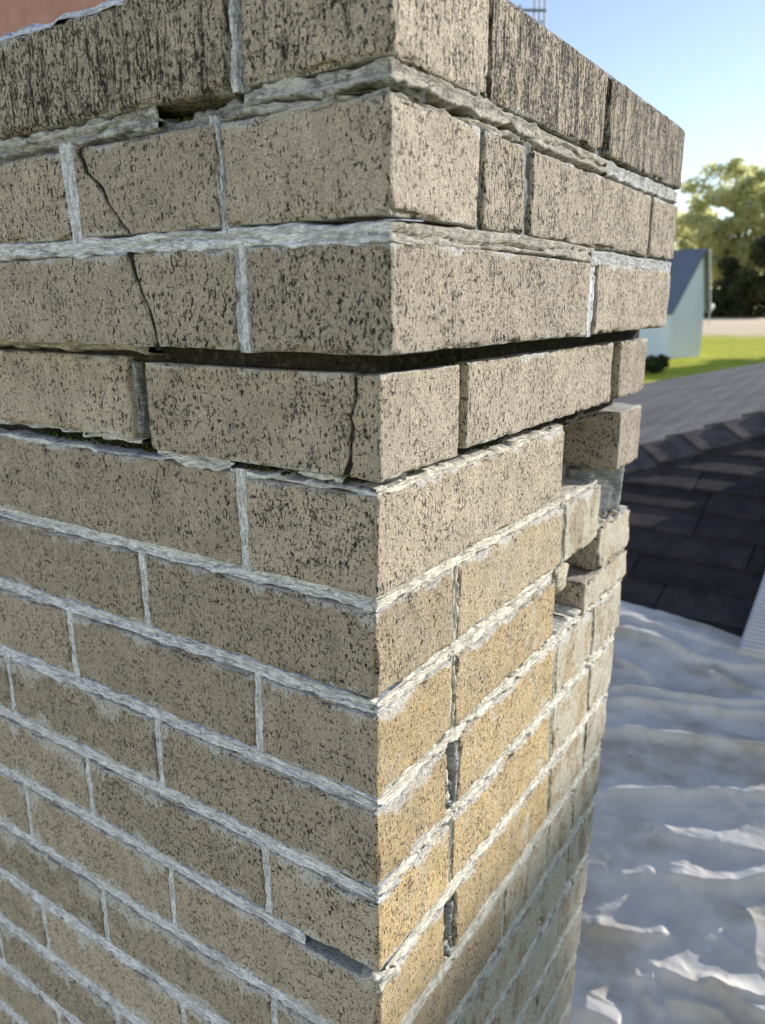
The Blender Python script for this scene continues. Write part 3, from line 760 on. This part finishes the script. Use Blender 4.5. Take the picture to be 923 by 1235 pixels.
# B head joints
joint('l', .47, (3.02, 3.88), [(3, -2.92), (3.9, -2.98)], .17, 'v', depth=.0003, ridge=.0016, over=.0018)
joint('l', .47, (3.02, 3.88), [(3.0, -1.075), (3.2, -1.085), (3.45, -1.13), (3.6, -1.115), (3.75, -1.135), (3.9, -1.16)], .05, 'v', depth=.0002, ridge=.0007, over=.0014, crack=.0006)
joint('r', .45, (3.02, 3.86), .875, .08, 'v', depth=.001, ridge=.001, mat=M_MORTG)
joint('r', .45, (3.02, 3.86), 1.79, .14, 'v', depth=.001, ridge=.001, mat=M_MORTG)
joint('r', .45, (3.02, 3.86), 5.72, .08, 'v', depth=.001, ridge=.001, mat=M_MORTG)
# A/B bed with the open crack
joint('l', .47, (-8.9, -1.75), [(-9, 3.925), (-1.8, 3.945)], .13, depth=.001, ridge=.0016, over=.003, crack=.001, mat=M_MORTD)
joint('l', .40, (-8.9, -1.75), 3.85, .08, depth=.001, mat=M_MORTG, crack=.001)
joint('l', .12, (-1.9, .3), 3.90, .3, depth=.002, ridge=.004, mat=M_CORE)
joint('l', .485, (-.80, .48), [(-.8, 3.955), (-.3, 3.962), (.1, 3.95), (.5, 3.958)], .10, depth=.0010, ridge=.0010, over=.0030, mat=M_MORTD)
joint('l', .465, (-1.1, .46), [(-1.1, 3.85), (-.4, 3.845), (.1, 3.825), (.5, 3.82)], .035, depth=.0010, ridge=.0010, over=.0026, mat=M_MORTD)
joint('l', .38, (-1.8, -.7), 3.88, .10, depth=.001, ridge=.002, over=.006, mat=M_MORTG)
joint('r', .485, (-.48, 1.9), [(-.5, 3.958), (.2, 3.965), (.6, 3.955), (1.9, 3.955)], .095, depth=.0012, ridge=.0005, over=.0028, mat=M_MORTT)
joint('r', .455, (-.45, 1.9), [(-.5, 3.82), (.6, 3.835), (1.9, 3.86)], .04, depth=.0012, ridge=.0005, over=.0024, mat=M_MORTT)
joint('r', .16, (-.3, 2.2), 3.88, .3, depth=.002, ridge=.003, mat=M_CORE)
joint('r', .465, (1.5, 4.0), [(1.5, 3.955), (2.5, 3.935), (7, 3.93)], .14, depth=.0006, ridge=.0004, over=.0008, mat=M_MORTT, crack=.0010)
joint('r', .465, (3.9, 7.0), 3.925, .15, depth=.0008, ridge=.0006, over=.0016, mat=M_MORTD)
# A head joints
joint('l', .43, (4.0, 4.8), -.86, .17, 'v', depth=.0012, ridge=.0012, mat=M_MORTG)
joint('l', .47, (4.0, 4.8), -.90, .05, 'v', depth=.0004, ridge=.001)
joint('r', .45, (4.0, 4.8), 3.68, .13, 'v', depth=.001, ridge=.001, mat=M_MORTG)
# ---- cap wash and clay flue liner
def wash():
    xs = np.linspace(XL, .49, 150); rows = []
    prof = [(0.0, 0.0), (.02, .05), (.10, .09), (.5, .12), (1.3, .16)]
    V = []
    for x in xs:
        for d, h in prof: V.append((x, -.49+d, 4.78+h))
    V = np.array(V); V += np.stack([V[:, 0]*0, fbm(V[:, 0]*4, V[:, 1]*9, 0, 4, 3)*.05, fbm(V[:, 0]*5, V[:, 1]*9, 0, 4, 8)*.05], 1)
    mesh_obj('cap_mortar', V*U, grid_faces(150, 5, 0, True) if False else grid_faces(150, 5), M_MORT, ch)
wash()
core((XL, .3, 4.70), (.44, 6.9, 4.83), M_MORTG, 'cap_mortar')
def clay():
    n = NT('flue_clay'); P = n.pos(); a = n.noise(P, 30, 5, .6); b = n.noise(P, 260, 4, .7)
    c = n.mix(n.ramp(a, .3, .7), c4(.40, .20, .15), c4(.50, .29, .22)); c = n.mix(n.ramp(b, .66, .72, 0, .8), c, c4(.08, .06, .05))
    n.bump(b, .4, .001); return n.fin(c, .85, .2)
M_CLAY = clay()
fl = MB()
ox0, ox1, oy0, oy1, t, zz0, zz1 = -.56, -.15, .035, .41, .018, 4.80*U, 4.80*U+.085
for lo, hi in (((ox0, oy0, zz0), (ox1, oy0+t, zz1)), ((ox0, oy1-t, zz0), (ox1, oy1, zz1)), ((ox0, oy0+t, zz0), (ox0+t, oy1-t, zz1)), ((ox1-t, oy0+t, zz0), (ox1, oy1-t, zz1))): fl.box(lo, hi)
fl.build('flue_liner', M_CLAY, ch)
# ---- moss and crumbs in the open joints
def moss_mat():
    n = NT('moss'); P = n.pos()
    c = n.mix(n.ramp(n.noise(P, 300, 4, .7), .4, .62), c4(.03, .028, .018), c4(.075, .095, .02)); n.bump(n.noise(P, 700, 4, .7), 1, .002)
    return n.fin(c, .95, .1)
rng = np.random.default_rng(2)
mb = MB()
def blobs(n, xr, yr, zr, r0, r1):
    for i in range(n):
        c = np.array([rng.uniform(*xr), rng.uniform(*yr), rng.uniform(*zr)])*U
        mb.ball(c, np.array((rng.uniform(r0, r1), rng.uniform(r0, r1), rng.uniform(r0, r1)*.7))*.75, 7, 5)
blobs(170, (-2.75, .1), (-.10, .10), (1.99, 2.09), .001, .0035)
blobs(40, (-2.72, -2.5), (-.12, .1), (1.9, 2.08), .001, .0032)
blobs(80, (-.1, .15), (.1, 1.6), (1.97, 2.07), .001, .0035)
blobs(160, (-4.6, -2.5), (-.02, .12), (1.06, 1.13), .0008, .0026)
blobs(120, (-1.5, -.2), (-.04, .12), (1.04, 1.12), .0008, .0028)
blobs(260, (-.25, -.02), (.1, 5.6), (1.0, 1.10), .0006, .0018)
blobs(60, (-2.0, -.8), (-.36, -.22), (3.84, 3.93), .001, .003)
blobs(25, (-2.66, -2.5), (-.05, .1), (1.85, 2.1), .001, .003)
tag(mb.build('moss', moss_mat(), ch, True), kind='stuff')
mb = MB()
blobs(70, (-.4, -.05), (4.4, 5.4), (-2.0, -1.94), .001, .004)
blobs(60, (-.5, -.05), (6.1, 7.4), (-.8, -.72), .002, .006)
tag(mb.build('mortar_crumb', M_BROKEN, ch, True), kind='stuff')

# ================================================================== DROP CLOTH
def cloth():
    nx, ny = 400, 560
    xs = np.concatenate([np.linspace(-2.0, -.62, 40)[:-1], np.linspace(-.62, .42, 430), np.linspace(.42, 1.0, 42)[1:]]); nx = len(xs)
    f = np.concatenate([np.linspace(0, .64, 120)[:-1], np.linspace(.64, 1, 620)]); ny = len(f)
    tl, tr_ = on_plane((740, 731), P0, N1), on_plane((923, 790), P0, N1)
    ytop = tl[1]+(xs-tl[0])*(tr_[1]-tl[1])/(tr_[0]-tl[0])+.012*fbm(xs*9, 0, 0, 3, 5)
    y = -1.7+(ytop+1.7)[:, None]*f[None, :]; x = np.repeat(xs[:, None], ny, 1)  # part before the chimney is unseen, added to bounce light onto its left face
    z = z1(y)+.022
    def q(p): return on_plane(p, P0+np.array((0, 0, .03)), N1)[:2]
    folds = [([(742, 742), (790, 756), (850, 772), (923, 796)], .012, .022), ([(735, 760), (790, 771), (830, 790), (880, 806), (923, 806)], .022, .030), ([(745, 792), (780, 815), (800, 838)], .014, .016), ([(840, 800), (880, 822), (923, 842)], .016, .02),
             ([(738, 829), (800, 841), (850, 850), (923, 853)], .020, .012), ([(736, 843), (830, 856), (923, 865)], .022, .014), ([(733, 880), (800, 888), (860, 895), (923, 906)], .024, .016),
             ([(728, 956), (800, 953), (923, 960)], .018, .014), ([(790, 1052), (850, 1069), (890, 1071), (930, 1058)], .024, .014), ([(712, 1124), (770, 1133), (820, 1130)], .022, .013),
             ([(770, 1160), (850, 1198), (925, 1210)], .016, .012), ([(905, 1090), (912, 1130), (914, 1175)], .008, .010), ([(800, 1204), (860, 1224), (890, 1240)], .020, .012), ([(755, 1179), (795, 1183)], .014, .01),
             ([(842, 1183), (880, 1210), (930, 1232)], .018, .012), ([(700, 1222), (730, 1232), (760, 1245)], .02, .02), ([(770, 1195), (805, 1222)], .012, .01), ([(745, 1060), (795, 1052)], .010, .012), ([(770, 1000), (830, 1012), (923, 1030)], .010, .02)]
    for pl, h, w in folds:
        pts = np.array([q(p) for p in pl]); best = np.full(x.shape, 9.0); sgn = np.zeros(x.shape)
        wx = x+.010*fbm(x*11, y*11, 0, 3, 71); wy = y+.010*fbm(x*11, y*11, 0, 3, 72)
        for a, b in zip(pts[:-1], pts[1:]):
            d = b-a; L2 = d @ d; t = np.clip(((wx-a[0])*d[0]+(wy-a[1])*d[1])/L2, 0, 1)
            dd = np.hypot(wx-a[0]-t*d[0], wy-a[1]-t*d[1]); c = dd < best; best = np.where(c, dd, best)
            sgn = np.where(c, np.sign(d[0]*(wy-a[1])-d[1]*(wx-a[0])), sgn)
        w_ = w
        sl_ = np.concatenate([[0], np.cumsum(np.hypot(*(pts[1:]-pts[:-1]).T))])
        arc = np.zeros(x.shape); bb = np.full(x.shape, 9.0)
        for k_, (a, b) in enumerate(zip(pts[:-1], pts[1:])):
            d = b-a; L2 = d @ d; t = np.clip(((wx-a[0])*d[0]+(wy-a[1])*d[1])/L2, 0, 1); dd = np.hypot(wx-a[0]-t*d[0], wy-a[1]-t*d[1])
            c = dd < bb; bb = np.where(c, dd, bb); arc = np.where(c, (sl_[k_]+t*(sl_[k_+1]-sl_[k_]))/sl_[-1], arc)
        edge_ = np.clip(np.minimum(arc+.12*(pl[0][0] < 750), 1-arc+.3*(pl[-1][0] > 915))*4.5, 0, 1)
        z = z+edge_*(.72*h*(1+.4*fbm(x*9, y*9, 0, 2, 90))*np.exp(-(best/np.where(sgn > 0, w*2.0, .009))**1.35)+.10*h*np.exp(-(best/(w*3))**2))
    rd = lambda s, k, a: (1-np.abs(fbm(x*k+.8*fbm(x*3, y*3, 0, 2, s+40), y*k*1.5, 0, 4, s))*2.2)*a
    z = z+np.clip(rd(2, 5, .004), -.0015, .004)+np.clip(rd(3, 13, .0014), -.0006, .0014)*np.clip(fbm(x*3, y*3, 0, 2, 33)*3+.3, 0, 1)+.00015*fbm(x*40, y*40, 0, 3, 9)
    z = z+.003*fbm(x*4, y*4, 0, 3, 12)
    n = NT('canvas_drop_cloth'); P = n.pos()
    wv = n.noise(n.scale(P, (1, 1, 0)), 900, 2, .6); st = n.noise(n.scale(n.add(P, (.4, .0, 0)), (1.0, 1.9, 0)), 3.4, 5, .6); st2 = n.noise(P, 11, 5, .65)
    c = n.mix(n.ramp(st, .46, .62, 0, .75), c4(.78, .755, .71), c4(.46, .40, .31))
    c = n.mul(c, n.ramp(st2, .3, .7, .86, 1.1))
    sp = n.noise(n.add(P, (2.2, 1.3, 0)), 26, 3, .5); c = n.mix(n.ramp(sp, .70, .725, 0, .9), c, c4(.80, .81, .82))
    dt = n.noise(n.add(P, (7.2, 4.3, 0)), 38, 3, .6); c = n.mix(n.ramp(dt, .72, .75, 0, .7), c, c4(.14, .12, .09))
    wp = n.add(P, n.scale(n.noisec(P, 4.5, 4), (.16, .16, 0)))
    e1 = n.vor(n.scale(wp, (.75, 1.3, 0)), 6.0, 'DISTANCE_TO_EDGE'); e2 = n.vor(n.scale(n.add(wp, (3.3, 1.2, 0)), (.8, 1.2, 0)), 14.0, 'DISTANCE_TO_EDGE')
    cr = n.math('ADD', n.math('MULTIPLY', n.ramp(e1, .10, .0), 1.0), n.math('MULTIPLY', n.ramp(e2, .14, .0), .4))
    cr = n.math('MULTIPLY', cr, n.ramp(n.noise(n.add(P, (1.1, 5.2, 0)), 5.0, 3, .6), .42, .62))
    n.bump(n.math('ADD', n.math('ADD', n.math('MULTIPLY', wv, .06), n.math('MULTIPLY', st2, .25)), cr), 1.0, .0022)
    mat = n.fin(c, .62, .3)
    tr = n.node('ShaderNodeBsdfTranslucent'); n.put(tr.inputs[0], c); mx = n.node('ShaderNodeMixShader'); mx.inputs[0].default_value = .22
    n.t.links.new(n.b.outputs[0], mx.inputs[1]); n.t.links.new(tr.outputs[0], mx.inputs[2]); n.t.links.new(mx.outputs[0], n.out.inputs[0])
    V = np.stack([x, y, z], -1).reshape(-1, 3)
    return tag(mesh_obj('drop_cloth', V, grid_faces(nx, ny), mat), 'wrinkled off white canvas drop cloth with paint blotches behind the chimney', 'drop cloth')
cloth()
# ---- ribbed board lying up the slope at the right
def board():
    z_ = np.array((0, 0, .055)); a = on_plane((890.5, 783), P0+z_, N1); b = on_plane((927, 679), P0+z_, N1)
    e = (b-a); e = e/np.linalg.norm(e); w = np.array((1.0, 0, 0)); n = np.cross(w, e); n = n/np.linalg.norm(n)
    t = thing('ribbed_board', 'pale ribbed board lying up the slope at the right edge', 'board', a)
    L = 1.25; Wd = .34
    m = MB(); m.hexa([a-n*.035, a+w*Wd-n*.035, a+w*Wd+e*L-n*.035, a+e*L-n*.035, a, a+w*Wd, a+w*Wd+e*L, a+e*L]); mat = simple('pale_aluminium', (.56, .56, .57), .55, 12, .06)
    m.build('deck', mat, t)
    m = MB(); k = .004
    while k < L-.02:
        p = a+e*k+n*.0005; r = .0085
        m.hexa([p+w*.006, p+w*(Wd-.006), p+w*(Wd-.006)+e*r*1.3, p+w*.006+e*r*1.3, p+w*.008+e*r*.3+n*.005, p+w*(Wd-.008)+e*r*.3+n*.005, p+w*(Wd-.008)+e*r+n*.005, p+w*.008+e*r+n*.005]); k += .0165
    tag(m.build('rib', mat, t), kind='stuff')
board()
# dry leaf on the shingles
lf = on_plane((812, 746), P0+np.array((0, 0, .016)), N1)
m = MB(); V = [(math.cos(a)*(.018 if i % 2 else .011)*1.3, math.sin(a)*(.018 if i % 2 else .010), .004*math.sin(3*a)) for i, a in enumerate(np.arange(14)*2*math.pi/14)]
m.add(np.array(V+[(0, 0, .003)])+lf, [(i, (i+1) % 14, 14) for i in range(14)])
tag(m.build('dry_leaf', simple('dry_leaf', (.30, .24, .17), .8, 60, .2)), 'small curled dry leaf on the dark shingles above the cloth', 'leaf')
